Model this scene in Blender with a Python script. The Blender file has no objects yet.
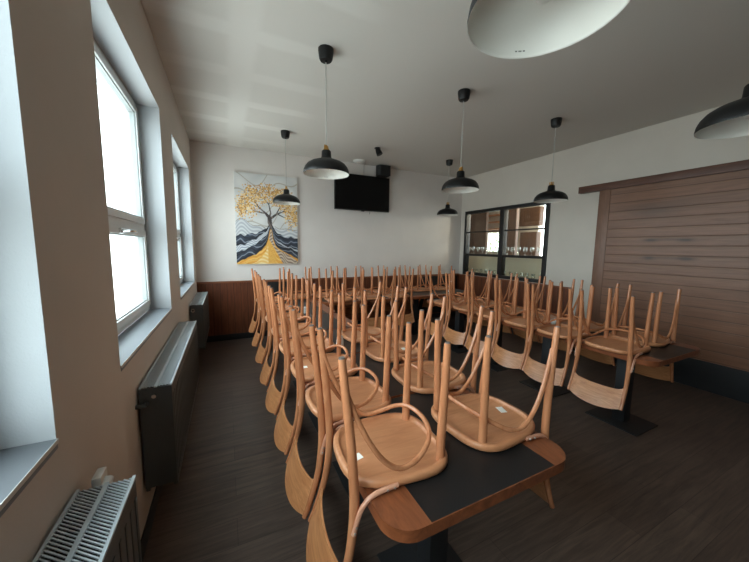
import bpy, bmesh, math, random
from mathutils import Vector, Matrix
random.seed(7)
sc = bpy.context.scene
COL = sc.collection
PI = math.pi

# ------------------------------------------------------------------ materials
def srgb(r, g, b):
    def f(c):
        c /= 255.0
        return c/12.92 if c <= .04045 else ((c+.055)/1.055)**2.4
    return (f(r), f(g), f(b), 1)

def mat(name, col, rough=.5, metal=0, spec=.5):
    m = bpy.data.materials.new(name); m.use_nodes = True
    b = m.node_tree.nodes['Principled BSDF']
    b.inputs['Base Color'].default_value = col
    b.inputs['Roughness'].default_value = rough
    b.inputs['Metallic'].default_value = metal
    b.inputs['Specular IOR Level'].default_value = spec
    return m

def N(m, t, **kw):
    n = m.node_tree.nodes.new(t)
    for k, v in kw.items(): setattr(n, k, v)
    return n
def L(m, a, b): m.node_tree.links.new(a, b)
def bsdf(m): return m.node_tree.nodes['Principled BSDF']

def ramp(m, fac, stops):
    r = N(m, 'ShaderNodeValToRGB')
    els = r.color_ramp.elements
    while len(els) < len(stops): els.new(.5)
    for e, (p, c) in zip(els, stops): e.position = p; e.color = c
    L(m, fac, r.inputs['Fac'])
    return r.outputs['Color']

def mapped(m, scale, rot=(0, 0, 0), loc=(0, 0, 0)):
    tc = N(m, 'ShaderNodeTexCoord'); mp = N(m, 'ShaderNodeMapping')
    mp.inputs['Scale'].default_value = scale; mp.inputs['Rotation'].default_value = rot
    mp.inputs['Location'].default_value = loc
    L(m, tc.outputs['Object'], mp.inputs['Vector'])
    return mp.outputs['Vector']

def noise(m, vec, scale=5, detail=4, rough=.55, dist=0):
    n = N(m, 'ShaderNodeTexNoise')
    n.inputs['Scale'].default_value = scale; n.inputs['Detail'].default_value = detail
    n.inputs['Roughness'].default_value = rough; n.inputs['Distortion'].default_value = dist
    L(m, vec, n.inputs['Vector'])
    return n.outputs['Fac']

def bump(m, h, strength=.1, dist=.01):
    b = N(m, 'ShaderNodeBump'); b.inputs['Strength'].default_value = strength
    b.inputs['Distance'].default_value = dist
    L(m, h, b.inputs['Height']); L(m, b.outputs['Normal'], bsdf(m).inputs['Normal'])

def wood(name, c1, c2, scale, rough=.4, dist=1.5, nscale=3, spec=.5):
    m = mat(name, c1, rough, 0, spec)
    v = mapped(m, scale)
    f = noise(m, v, nscale, 6, .6, dist)
    L(m, ramp(m, f, [(.3, c2), (.68, c1)]), bsdf(m).inputs['Base Color'])
    return m

def plaster(name, col, amt=.05, bs=.25):
    m = mat(name, col, .9, 0, .2)
    f = noise(m, mapped(m, (1, 1, 1)), 2.2, 5, .6)
    c2 = tuple(x*(1-amt) for x in col[:3])+(1,)
    L(m, ramp(m, f, [(.35, c2), (.7, col)]), bsdf(m).inputs['Base Color'])
    bump(m, noise(m, mapped(m, (1, 1, 1)), 160, 2), bs, .003)
    return m

def mixc(m, fac, a, b, mode='MIX'):
    x = N(m, 'ShaderNodeMix', data_type='RGBA', blend_type=mode)
    for sock, v in ((x.inputs['Factor'], fac), (x.inputs[6], a), (x.inputs[7], b)):
        if hasattr(v, 'links'): L(m, v, sock)
        else: sock.default_value = v
    return x.outputs[2]
def mth(m, op, a, b=None, c=None):
    n = N(m, 'ShaderNodeMath', operation=op)
    for i, v in enumerate((a, b, c)):
        if v is None: continue
        if hasattr(v, 'links'): L(m, v, n.inputs[i])
        else: n.inputs[i].default_value = v
    return n.outputs[0]

M = {}
M['wall'] = plaster('wall_paint', srgb(217, 211, 206))
M['wall_left'] = plaster('wall_paint_backlit', srgb(198, 189, 180))  # white wall coloured darker to paint in its backlit shade
M['reveal'] = plaster('reveal_paint', srgb(180, 184, 187))
M['wall_right'] = plaster('wall_paint_cream', srgb(213, 206, 196))

# ceiling: painted plasterboard with faint pale filled joints
def ceiling_mat():
    m = mat('ceiling_paint', srgb(196, 194, 188), .9, 0, .2)
    v = mapped(m, (1, 1, 1))
    sp = N(m, 'ShaderNodeSeparateXYZ'); L(m, v, sp.inputs[0])
    wob = noise(m, v, 3, 3)
    def band(coord, period, off, w):
        a = mth(m, 'ADD', coord, off)
        a = mth(m, 'MULTIPLY_ADD', wob, .05, a)
        a = mth(m, 'MULTIPLY', a, 1/period)
        a = mth(m, 'FRACT', a)
        a = mth(m, 'SUBTRACT', a, .5); a = mth(m, 'ABSOLUTE', a)
        s = N(m, 'ShaderNodeMapRange'); s.interpolation_type = 'SMOOTHSTEP'
        L(m, a, s.inputs[0]); s.inputs[1].default_value = w*.5/period; s.inputs[2].default_value = w*1.1/period
        s.inputs[3].default_value = 1; s.inputs[4].default_value = 0
        return s.outputs[0]
    j = mth(m, 'MAXIMUM', band(sp.outputs['X'], 1.25, .42, .13), band(sp.outputs['Y'], .62, .1, .10))
    blot = N(m, 'ShaderNodeMapRange'); L(m, noise(m, v, .55, 1), blot.inputs[0])
    blot.inputs[1].default_value = .42; blot.inputs[2].default_value = .62
    mk = N(m, 'ShaderNodeMapRange'); mk.interpolation_type = 'SMOOTHSTEP'; L(m, sp.outputs['X'], mk.inputs[0])
    mk.inputs[1].default_value = .75; mk.inputs[2].default_value = 1.15; mk.inputs[3].default_value = 1; mk.inputs[4].default_value = 0
    j = mth(m, 'MULTIPLY', j, mth(m, 'MULTIPLY_ADD', blot.outputs[0], .6, .4)); j = mth(m, 'MULTIPLY', j, mk.outputs[0]); j = mth(m, 'MULTIPLY', j, .75)
    L(m, mixc(m, j, srgb(210, 206, 199), srgb(224, 221, 215)), bsdf(m).inputs['Base Color'])
    bump(m, noise(m, v, 140, 2), .25, .003)
    return m
M['ceiling'] = ceiling_mat()

def floor_mat():
    m = mat('vinyl_planks', srgb(60, 50, 45), .42, 0, .5)
    v = mapped(m, (1, 1, 1))
    br = N(m, 'ShaderNodeTexBrick'); br.offset = .37
    L(m, v, br.inputs['Vector'])
    for k, val in (('Scale', 1), ('Brick Width', 1.25), ('Row Height', .18), ('Mortar Size', .0016), ('Bias', 0)):
        br.inputs[k].default_value = val
    br.inputs['Color1'].default_value = srgb(86, 73, 65); br.inputs['Color2'].default_value = srgb(77, 64, 57)
    br.inputs['Mortar'].default_value = srgb(56, 46, 41)
    g = noise(m, mapped(m, (1.1, 14, 1)), 2.2, 8, .65, .8)
    gr = ramp(m, g, [(.28, (.5, .5, .51, 1)), (.72, (1.65, 1.6, 1.57, 1))])
    L(m, mixc(m, 1.0, br.outputs['Color'], gr, 'MULTIPLY'), bsdf(m).inputs['Base Color'])
    rr = N(m, 'ShaderNodeMapRange'); L(m, g, rr.inputs[0]); rr.inputs[3].default_value = .30; rr.inputs[4].default_value = .48
    L(m, rr.outputs[0], bsdf(m).inputs['Roughness'])
    bump(m, mth(m, 'ADD', br.outputs['Fac'], mth(m, 'MULTIPLY', g, -.5)), .12, .003)
    return m
M['floor'] = floor_mat()

M['beech'] = wood('beech_varnish', srgb(197, 135, 95), srgb(172, 108, 72), (6, 6, 1.2), .27, 1.2)
M['beech_seat'] = wood('beech_ply_seat', srgb(200, 141, 100), srgb(177, 117, 79), (1.2, 9, 6), .33, 1.0)
M['beech_back'] = wood('beech_ply_back', srgb(206, 146, 98), srgb(168, 106, 64), (9, 1.2, 9), .33, 2.2)
M['beech_pink'] = wood('beech_steamed', srgb(203, 150, 122), srgb(184, 128, 100), (5, 5, 5), .34, .6)
M['glide'] = mat('plastic_glide', srgb(112, 100, 92), .6)
M['screw'] = mat('zinc_screw', srgb(190, 188, 182), .3, 1)
M['sticker'] = mat('paper_label', srgb(240, 238, 232), .7)
M['table_wood'] = wood('stained_table_wood', srgb(142, 82, 50), srgb(96, 50, 28), (6, 1.4, 6), .3, 1.5)
def inlay_mat():
    m = mat('black_laminate', srgb(25, 25, 26), .36, 0, .38)
    f = noise(m, mapped(m, (1, 1, 1)), 3, 4)
    r = N(m, 'ShaderNodeMapRange'); L(m, f, r.inputs[0]); r.inputs[3].default_value = .30; r.inputs[4].default_value = .46
    L(m, r.outputs[0], bsdf(m).inputs['Roughness'])
    return m
M['inlay'] = inlay_mat()
M['steel_black'] = mat('powder_black_steel', srgb(30, 31, 33), .5)
M['lamp_black'] = mat('lamp_black', srgb(15, 15, 16), .42, 0, .35)
M['lamp_white'] = mat('lamp_white', srgb(232, 231, 224), .45)
M['brass'] = mat('brass', srgb(196, 150, 84), .3, 1)
M['cord'] = mat('textile_cord', srgb(176, 174, 168), .8)
M['print'] = mat('grey_print', srgb(90, 90, 88), .7)
M['tv_screen'] = mat('tv_glass', srgb(9, 9, 10), .22, 0, .25)
M['tv_case'] = mat('tv_plastic', srgb(14, 14, 15), .4)
M['speaker'] = mat('speaker_black', srgb(18, 18, 19), .6)
M['white_plastic'] = mat('white_plastic', srgb(222, 222, 218), .5)
M['frame'] = mat('white_upvc', srgb(216, 220, 220), .4)
M['gasket'] = mat('grey_gasket', srgb(150, 156, 156), .6)
M['sill'] = plaster('grey_sill_tile', srgb(122, 127, 133), .08, .1); bsdf(M['sill']).inputs['Roughness'].default_value = .45
M['sill_edge'] = mat('sill_edge', srgb(206, 204, 198), .5)
M['radiator'] = mat('radiator_grey', srgb(80, 84, 85), .42)
M['rad_grille'] = mat('radiator_grille', srgb(190, 200, 206), .3)
M['rad_dark'] = mat('radiator_inside', srgb(24, 25, 26), .7)
M['chrome'] = mat('chrome', srgb(205, 205, 205), .22, 1)
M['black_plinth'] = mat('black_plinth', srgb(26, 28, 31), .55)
M['black_pad'] = mat('black_leatherette', srgb(13, 12, 12), .55)
M['win_black'] = mat('black_window_frame', srgb(18, 18, 19), .45)
M['porcelain'] = mat('porcelain', srgb(228, 228, 224), .3)
M['paper'] = mat('napkin_paper', srgb(226, 224, 218), .8)
M['bar_wood'] = wood('bar_cabinet_wood', srgb(96, 70, 54), srgb(70, 48, 36), (6, 6, 1), .5)
M['bar_pale'] = mat('pale_tile', srgb(222, 216, 198), .6)
M['leaf'] = mat('leaf_green', srgb(96, 140, 52), .7)

def boards(name, c1, c2, axis, pitch, groove=.012, rough=.42):
    """vertical or horizontal boards with grooves, pitch in metres along the given axis"""
    m = mat(name, c1, rough)
    sc_ = {'X': (7, 7, .8), 'Z': (.8, .8, 16)}[axis]
    v = mapped(m, sc_)
    g = noise(m, v, 2.5, 7, .62, 1.2)
    tc = N(m, 'ShaderNodeTexCoord'); sp = N(m, 'ShaderNodeSeparateXYZ'); L(m, tc.outputs['Object'], sp.inputs[0])
    base = sp.outputs['Z'] if axis == 'Z' else mth(m, 'ADD', sp.outputs['X'], sp.outputs['Y'])
    a = mth(m, 'MULTIPLY', base, 1/pitch)
    fl = mth(m, 'FLOOR', a); fr = mth(m, 'FRACT', a)
    wn = N(m, 'ShaderNodeTexWhiteNoise', noise_dimensions='1D'); L(m, fl, wn.inputs['W'])
    col = ramp(m, g, [(.3, c2), (.7, c1)])
    tint = N(m, 'ShaderNodeMapRange'); L(m, wn.outputs['Value'], tint.inputs[0]); tint.inputs[3].default_value = .92; tint.inputs[4].default_value = 1.06
    cb = N(m, 'ShaderNodeCombineColor')
    for i in range(3): L(m, tint.outputs[0], cb.inputs[i])
    col = mixc(m, 1.0, col, cb.outputs[0], 'MULTIPLY')
    ed = mth(m, 'ABSOLUTE', mth(m, 'SUBTRACT', fr, .5))
    gm = N(m, 'ShaderNodeMapRange'); L(m, ed, gm.inputs[0]); gm.inputs[1].default_value = .5-groove/pitch; gm.inputs[2].default_value = .5
    return m, col, gm.outputs[0], g
def wain_mat():
    m, col, gr, g = boards('wainscot_boards', srgb(122, 70, 44), srgb(82, 42, 26), 'X', .105, .008)
    L(m, mixc(m, mth(m, 'MULTIPLY', gr, .7), col, srgb(36, 18, 12)), bsdf(m).inputs['Base Color'])
    bump(m, mth(m, 'MULTIPLY', gr, -1), .5, .006)
    return m
M['wainscot'] = wain_mat()
M['wain_cap'] = wood('wainscot_cap', srgb(140, 88, 58), srgb(110, 62, 40), (1, 1, 8), .4)
def door_mat():
    m, col, gr, g = boards('door_planks', srgb(138, 97, 73), srgb(116, 79, 58), 'Z', .118, .006)
    col = mixc(m, mth(m, 'MULTIPLY', gr, .75), col, srgb(50, 34, 26))
    # two dark horizontal marks with a darker spot at both ends, and one soft spot above (in world metres)
    tc = N(m, 'ShaderNodeTexCoord'); sp = N(m, 'ShaderNodeSeparateXYZ'); L(m, tc.outputs['Object'], sp.inputs[0])
    Y, Z = sp.outputs['Y'], sp.outputs['Z']
    def spot(y, z, ry, rz):
        a = mth(m, 'POWER', mth(m, 'ABSOLUTE', mth(m, 'MULTIPLY', mth(m, 'SUBTRACT', Y, y), 1/ry)), 2)
        b = mth(m, 'POWER', mth(m, 'ABSOLUTE', mth(m, 'MULTIPLY', mth(m, 'SUBTRACT', Z, z), 1/rz)), 2)
        r = mth(m, 'ADD', a, b)
        return mth(m, 'POWER', 2.718, mth(m, 'MULTIPLY', r, -1))
    tot = None
    for (y, z, ry, rz, w) in ((2.0, 1.725, .07, .022, .7), (1.66, 1.722, .07, .022, .7), (1.83, 1.728, .22, .015, .4),
                              (2.0, 1.497, .06, .024, .6), (1.64, 1.5, .08, .024, .75), (1.83, 1.5, .22, .015, .4),
                              (2.0, 2.1, .30, .10, .45), (2.45, 1.8, .1, .2, .15)):
        s = mth(m, 'MULTIPLY', spot(y, z, ry, rz), w)
        tot = s if tot is None else mth(m, 'ADD', tot, s)
    tot = mth(m, 'MINIMUM', tot, .8)
    L(m, mixc(m, tot, col, srgb(54, 38, 30)), bsdf(m).inputs['Base Color'])
    bump(m, mth(m, 'MULTIPLY', gr, -1), .4, .004)
    return m
M['door'] = door_mat()
M['door_stile'] = wood('door_stile', srgb(132, 94, 73), srgb(110, 77, 59), (6, 6, .7), .42)
M['rail'] = wood('door_rail', srgb(104, 66, 48), srgb(78, 47, 34), (8, .8, 8), .45)

def glass_mat(name, tint, gloss=.08, rough=.02, frost=0):
    m = bpy.data.materials.new(name); m.use_nodes = True
    nt = m.node_tree; nt.nodes.clear()
    out = N(m, 'ShaderNodeOutputMaterial'); tr = N(m, 'ShaderNodeBsdfTransparent'); gl = N(m, 'ShaderNodeBsdfGlossy')
    tr.inputs['Color'].default_value = tint; gl.inputs['Roughness'].default_value = rough
    fr = N(m, 'ShaderNodeLayerWeight'); fr.inputs['Blend'].default_value = .5
    mx = N(m, 'ShaderNodeMixShader')
    L(m, mth(m, 'MULTIPLY_ADD', mth(m, 'POWER', fr.outputs['Facing'], 4.0), .6, gloss*.4), mx.inputs[0])
    L(m, tr.outputs[0], mx.inputs[1]); L(m, gl.outputs[0], mx.inputs[2])
    last = mx.outputs[0]
    if frost:
        tl = N(m, 'ShaderNodeBsdfTranslucent'); tl.inputs['Color'].default_value = (.9, .95, .95, 1)
        m2 = N(m, 'ShaderNodeMixShader')
        f = noise(m, mapped(m, (1, 2.5, 1)), 4, 5, .6)
        r = N(m, 'ShaderNodeMapRange'); L(m, f, r.inputs[0]); r.inputs[1].default_value = .35; r.inputs[2].default_value = .7
        r.inputs[3].default_value = frost*.5; r.inputs[4].default_value = frost*1.4
        L(m, r.outputs[0], m2.inputs[0]); L(m, last, m2.inputs[1]); L(m, tl.outputs[0], m2.inputs[2]); last = m2.outputs[0]
    L(m, last, out.inputs['Surface'])
    return m
M['pane'] = glass_mat('misted_pane', (.93, .97, .97, 1), .06, .03, .10)
M['bar_pane'] = glass_mat('bar_pane', (.88, .9, .88, 1), .10, .01)
M['glassware'] = glass_mat('glassware', (.95, .97, .97, 1), .35, .08)

# ------------------------------------------------------------------ mesh helpers
def box(bm, x0, x1, y0, y1, z0, z1, bev=0):
    g = bmesh.ops.create_cube(bm, size=1)
    vs = g['verts']
    for v in vs:
        v.co = Vector((x0+(v.co.x+.5)*(x1-x0), y0+(v.co.y+.5)*(y1-y0), z0+(v.co.z+.5)*(z1-z0)))
    if bev:
        es = list({e for v in vs for e in v.link_edges})
        bmesh.ops.bevel(bm, geom=es, offset=bev, segments=2, profile=.7, affect='EDGES')

def tube(bm, pts, radii, seg=10, caps=True):
    pts = [Vector(p) for p in pts]; n = len(pts)
    if not hasattr(radii, '__len__'): radii = [radii]*n
    rings = []; prev = None
    for i, p in enumerate(pts):
        t = (pts[min(i+1, n-1)]-pts[max(i-1, 0)]).normalized()
        if prev is None:
            a = Vector((0, 0, 1)) if abs(t.z) < .9 else Vector((1, 0, 0))
            u = t.cross(a).normalized()
        else:
            u = (prev-t*prev.dot(t)).normalized()
        prev = u; w = t.cross(u)
        rings.append([bm.verts.new(p+radii[i]*(math.cos(2*PI*k/seg)*u+math.sin(2*PI*k/seg)*w)) for k in range(seg)])
    for a, b in zip(rings, rings[1:]):
        for k in range(seg):
            bm.faces.new((a[k], a[(k+1) % seg], b[(k+1) % seg], b[k]))
    if caps:
        bm.faces.new(rings[0][::-1]); bm.faces.new(rings[-1])

def spline(pts, n=6):
    """Catmull-Rom through pts"""
    P = [Vector(p) for p in pts]; out = []
    for i in range(len(P)-1):
        p0 = P[max(i-1, 0)]; p1 = P[i]; p2 = P[i+1]; p3 = P[min(i+2, len(P)-1)]
        for k in range(n):
            t = k/n
            out.append(.5*((2*p1)+(p2-p0)*t+(2*p0-5*p1+4*p2-p3)*t*t+(3*p1-p0-3*p2+p3)*t**3))
    out.append(P[-1])
    return out
def lerp_list(vals, n):
    out = []
    for a, b in zip(vals, vals[1:]):
        out += [a+(b-a)*k/n for k in range(n)]
    return out+[vals[-1]]

def lathe(bm, prof, seg=32, cx=0, cy=0, cz=0, close=False):
    rings = []
    for r, z in prof:
        if r < 1e-6: rings.append([bm.verts.new((cx, cy, cz+z))])
        else: rings.append([bm.verts.new((cx+r*math.cos(2*PI*k/seg), cy+r*math.sin(2*PI*k/seg), cz+z)) for k in range(seg)])
    for a, b in zip(rings, rings[1:]):
        for k in range(seg):
            k2 = (k+1) % seg
            if len(a) == 1 and len(b) == 1: continue
            if len(a) == 1: bm.faces.new((a[0], b[k2], b[k]))
            elif len(b) == 1: bm.faces.new((a[k], a[k2], b[0]))
            else: bm.faces.new((a[k], a[k2], b[k2], b[k]))

def prism(bm, pts, z0, z1):
    a = [bm.verts.new((x, y, z0)) for x, y in pts]; b = [bm.verts.new((x, y, z1)) for x, y in pts]
    bm.faces.new(a[::-1]); bm.faces.new(b); n = len(pts)
    for i in range(n): bm.faces.new((a[i], a[(i+1) % n], b[(i+1) % n], b[i]))

def rrect(x0, x1, y0, y1, r, n=8):
    out = []
    for cx, cy, a0 in ((x1-r, y0+r, -PI/2), (x1-r, y1-r, 0), (x0+r, y1-r, PI/2), (x0+r, y0+r, PI)):
        for k in range(n+1):
            a = a0+PI/2*k/n
            out.append((cx+r*math.cos(a), cy+r*math.sin(a)))
    return out

def obj(name, bm, m, parent=None, smooth=True, auto=35):
    me = bpy.data.meshes.new(name)
    bmesh.ops.recalc_face_normals(bm, faces=bm.faces[:])
    if smooth:
        lim = math.radians(auto)
        for f in bm.faces: f.smooth = True
        for e in bm.edges:
            if len(e.link_faces) == 2 and e.calc_face_angle(0) > lim: e.smooth = False
    bm.to_mesh(me); bm.free()
    ms = m if isinstance(m, list) else [m]
    for x in ms: me.materials.append(x)
    o = bpy.data.objects.new(name, me); COL.objects.link(o)
    if parent: o.parent = parent
    return o
def B(): return bmesh.new()
def boxobj(name, dims, m, parent=None, bev=0):
    bm = B(); box(bm, *dims, bev=bev); return obj(name, bm, m, parent)

def tag(o, label, cat, group=None, kind=None):
    o['label'] = label; o['category'] = cat
    if group: o['group'] = group
    if kind: o['kind'] = kind
    return o
def thing(name, label, cat, loc=(0, 0, 0), rz=0, group=None):
    o = bpy.data.objects.new(name, None); COL.objects.link(o)
    o.empty_display_size = .1
    o.location = loc; o.rotation_euler = (0, 0, rz)
    return tag(o, label, cat, group)
def struct(o, label=None, cat=None):
    o['kind'] = 'structure'
    if label: o['label'] = label
    if cat: o['category'] = cat
    return o
def copy_tree(o, parent=None):
    c = o.copy(); COL.objects.link(c)
    if parent: c.parent = parent
    for ch in list(o.children): copy_tree(ch, c)
    return c
ORD = ['nearest the camera', 'second from the camera', 'third from the camera', 'fourth from the camera', 'fifth from the camera',
       'sixth from the camera', 'seventh from the camera', 'eighth from the camera', 'ninth from the camera']
NTH = ['first', 'second', 'third', 'fourth', 'fifth', 'sixth', 'seventh', 'eighth', 'ninth', 'tenth', 'eleventh', 'twelfth',
       'thirteenth', 'fourteenth', 'fifteenth', 'sixteenth']

# ------------------------------------------------------------------ room dimensions (metres)
XL, XR, YB, YF, H = -.445, 4.943, 5.598, -2.6, 3.178
TT = .75                                    # table top height

# ------------------------------------------------------------------ setting
bm = B(); box(bm, XL-.4, 8.6, YF-.3, 9.2, -.1, 0); struct(obj('floor', bm, M['floor'], smooth=False), 'dark brown vinyl plank floor of the dining room', 'floor')
bm = B(); box(bm, XL-.4, 8.6, YF-.3, 9.2, H, H+.15); struct(obj('ceiling', bm, M['ceiling'], smooth=False), 'pale grey plasterboard ceiling with faint filled joints', 'ceiling')

def wall_with_openings(name, axis, p0, p1, a0, a1, openings, m):
    """axis 'x': wall slab between x=p0..p1 running along y a0..a1; axis 'y' likewise along x. openings (a,b,z0,z1)."""
    bm = B()
    def put(a, b, z0, z1):
        if b-a < 1e-4 or z1-z0 < 1e-4: return
        if axis == 'x': box(bm, p0, p1, a, b, z0, z1)
        else: box(bm, a, b, p0, p1, z0, z1)
    cur = a0
    for (a, b, z0, z1) in sorted(openings):
        put(cur, a, 0, H); put(a, b, 0, z0); put(a, b, z1, H); cur = b
    put(cur, a1, 0, H)
    return struct(obj(name, bm, m, smooth=False))

SILL, HEAD = 1.05, 2.68
LWIN = [(-.42, 1.097), (1.672, 3.09), (3.70, 5.24)]
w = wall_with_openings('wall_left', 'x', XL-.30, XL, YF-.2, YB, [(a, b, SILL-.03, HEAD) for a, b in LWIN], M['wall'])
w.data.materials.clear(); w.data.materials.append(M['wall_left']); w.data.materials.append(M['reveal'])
for p in w.data.polygons:                    # wall face colour holds the backlit shade; reveals get their own colour
    if abs(p.normal.x) < .5: p.material_index = 1
w['label'] = 'white window wall on the left, face coloured darker as backlit, pale reveals'; w['category'] = 'wall'
BW = (3.42, 5.455, 1.0, 2.42)               # internal bar window in the right wall (y0,y1,z0,z1)
w = wall_with_openings('wall_right', 'x', XR, XR+.15, YF-.2, 9.0, [BW], M['wall_right'])
w['label'] = 'cream right wall holding the sliding door and the bar window'; w['category'] = 'wall'
bm = B(); box(bm, XL-.3, XR, YB, YB+.15, 0, H); w = struct(obj('wall_back', bm, M['wall'], smooth=False), 'off white back wall behind painting and television', 'wall')
w = wall_with_openings('wall_front', 'y', YF-.2, YF, XL, XR, [], M['wall'])
w['label'] = 'plain wall behind the camera'; w['category'] = 'wall'

# ---- left windows
def left_window(idx, y0, y1, lab):
    t = bpy.data.objects.new('window_%d' % idx, None); COL.objects.link(t); t.location = (XL-.2, (y0+y1)/2, SILL)
    struct(t, lab, 'window')
    ox, oy, oz = t.location
    def put(name, boxes, m, bev=.004, parent=t):
        bm = B()
        for d in boxes: box(bm, d[0]-ox, d[1]-ox, d[2]-oy, d[3]-oy, d[4]-oz, d[5]-oz, bev=bev)
        return obj(name, bm, m, parent)
    fx0, fx1 = XL-.22, XL-.15                 # outer frame
    zt0, zt1 = 1.70, 1.75                     # transom
    f = .045
    put('window_frame', [(fx0, fx1, y0, y0+f, SILL, HEAD), (fx0, fx1, y1-f, y1, SILL, HEAD), (fx0, fx1, y0, y1, SILL, SILL+f),
                         (fx0, fx1, y0, y1, HEAD-f, HEAD), (fx0, fx1, y0+f, y1-f, zt0, zt1)], M['frame'])
    for nm, (za, zb) in (('upper_sash', (zt1, HEAD-f)), ('lower_sash', (SILL+f, zt0))):
        a, b, s = y0+f, y1-f, .045
        sx0, sx1 = fx0+.005, fx1+.015
        sh = put('sash', [(sx0, sx1, a, a+s, za, zb), (sx0, sx1, b-s, b, za, zb), (sx0, sx1, a+s, b-s, za, za+s), (sx0, sx1, a+s, b-s, zb-s, zb)], M['frame'])
        g = .008
        put('gasket', [(sx0+.02, sx1-.012, a+s, a+s+g, za+s, zb-s), (sx0+.02, sx1-.012, b-s-g, b-s, za+s, zb-s),
                       (sx0+.02, sx1-.012, a+s, b-s, za+s, za+s+g), (sx0+.02, sx1-.012, a+s, b-s, zb-s-g, zb-s)], M['gasket'], 0, sh)
        put('window_pane', [(sx0+.03, sx0+.036, a+s, b-s, za+s, zb-s)], M['pane'], 0, sh)
        if nm == 'lower_sash':
            yc = (a+b)/2
            hx = sx1
            h = B(); box(h, hx-ox, hx+.012-ox, yc-.035-oy, yc+.035-oy, zb-.045-oz, zb-.012-oz, bev=.004)
            tube(h, [(hx+.01-ox, yc-oy, zb-.028-oz), (hx+.045-ox, yc-oy, zb-.028-oz), (hx+.05-ox, yc+.02-oy, zb-.028-oz), (hx+.05-ox, yc+.12-oy, zb-.03-oz)], .009, 8)
            obj('window_handle', h, M['chrome'], sh)
    put('window_sill', [(fx1, XL+.003, y0, y1, SILL-.028, SILL)], M['sill'], .003)
    put('sill_edging', [(XL+.003, XL+.005, y0, y1, SILL-.012, SILL+.0005)], M['sill_edge'], 0)
for i, (a, b) in enumerate(LWIN):
    left_window(i+1, a, b, ['white window nearest the camera, mostly a reveal with grey sill at the left edge',
                            'white two-part window with lever handle in the middle of the left wall',
                            'white window farthest along the left wall, by the back corner'][i])

# ---- bar window in the right wall: black frame, two columns, three rows
t = bpy.data.objects.new('window_4', None); COL.objects.link(t)
struct(t, 'black framed internal window to the bar in the right wall', 'window')
y0, y1, z0, z1 = BW; ym = 4.41; fw = .06
bm = B()
for d in ((XR-.02, XR+.10, y0, y0+.075, z0, z1), (XR-.02, XR+.10, y1-fw, y1, z0, z1), (XR-.02, XR+.10, y0+.075, y1-fw, z1-fw, z1),
          (XR-.02, XR+.10, y0+.075, y1-fw, z0, z0+fw), (XR-.02, XR+.10, ym-.05, ym+.05, z0+fw, z1-fw)): box(bm, *d, bev=.004)
obj('window_frame', bm, M['win_black'], t)
for a, b in ((y0+.075, ym-.05), (ym+.05, y1-fw)):
    bm = B(); box(bm, XR, XR+.08, a, b, 1.425, 1.475); obj('glazing_bar', bm, M['win_black'], t)
    bm = B(); box(bm, XR+.02, XR+.06, a, b, 1.94, 1.965); obj('glazing_bar', bm, M['win_black'], t)
    for za, zb in ((z0+fw, 1.425), (1.475, 1.94), (1.965, z1-fw)):
        bm = B(); box(bm, XR+.035, XR+.041, a, b, za, zb); obj('window_pane', bm, M['bar_pane'], t)

# ---- room behind the bar window
bm = B(); box(bm, XR+.15, 8.5, 9.0, 9.15, 0, H); struct(obj('wall_bar_side', bm, M['wall_right'], smooth=False), 'end wall of the bar room beyond the glass', 'wall')
bm = B(); box(bm, XR+.15, 8.5, 2.3, 2.45, 0, H); struct(obj('wall_bar_near', bm, M['wall_right'], smooth=False), 'near end wall of the bar room beyond the glass', 'wall')
w = wall_with_openings('wall_bar_far', 'x', 8.0, 8.2, 2.3, 9.0, [(2.8, 4.9, 1.0, 2.8), (5.5, 5.86, 1.2, 2.85), (7.18, 7.85, 1.5, 2.12)], M['wall_right'])
w['label'] = 'far wall of the bar room with daylight openings'; w['category'] = 'wall'

# ---- wainscot, plinths, trims
bm = B(); box(bm, XL, XR, YB-.022, YB, .10, .97); struct(obj('trim_1', bm, M['wainscot'], smooth=False), 'brown boarded wainscot along the back wall', 'wainscot')
bm = B(); box(bm, XL, XR, YB-.034, YB, .97, 1.0, bev=.004); struct(obj('trim_2', bm, M['wain_cap']), 'brown cap rail on the back wainscot', 'trim')
bm = B(); box(bm, XL, XR, YB-.03, YB, 0, .10); struct(obj('baseboard_back', bm, M['black_plinth'], smooth=False), 'black baseboard under the back wainscot', 'baseboard')
bm = B(); box(bm, XR-.022, XR, 2.95, YB-.034, .10, .965); struct(obj('trim_3', bm, M['wainscot'], smooth=False), 'brown boarded wainscot under the bar window', 'wainscot')
bm = B(); box(bm, XR-.034, XR, 2.94, YB-.034, .965, .992, bev=.004); struct(obj('trim_4', bm, M['wain_cap']), 'brown cap rail below the bar window', 'trim')
bm = B(); box(bm, XR-.03, XR, 2.70, YB-.034, 0, .10); struct(obj('baseboard_right', bm, M['black_plinth'], smooth=False), 'black baseboard on the right wall', 'baseboard')
for i, (a, b, lab) in enumerate(((.60, 1.02, 'black padded panel on the back wainscot beside the left table row'), (3.75, 4.86, 'black panel painting in the dim right end of the back wainscot'))):  # left panel is truly black; right one paints the unlit wainscot dark
    bm = B(); box(bm, a, b, YB-.055, YB-.0225, .12, .96, bev=.012); struct(obj('trim_%d' % (5+i), bm, M['black_pad']), lab, 'panel')

bm = B(); box(bm, XL, XL+.008, YF, YB-.03, 0, .10); struct(obj('dark_strip_left', bm, M['black_plinth'], smooth=False), 'dark strip at the foot of the window wall', 'baseboard')  # thin dark strip along the foot of the left wall

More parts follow.
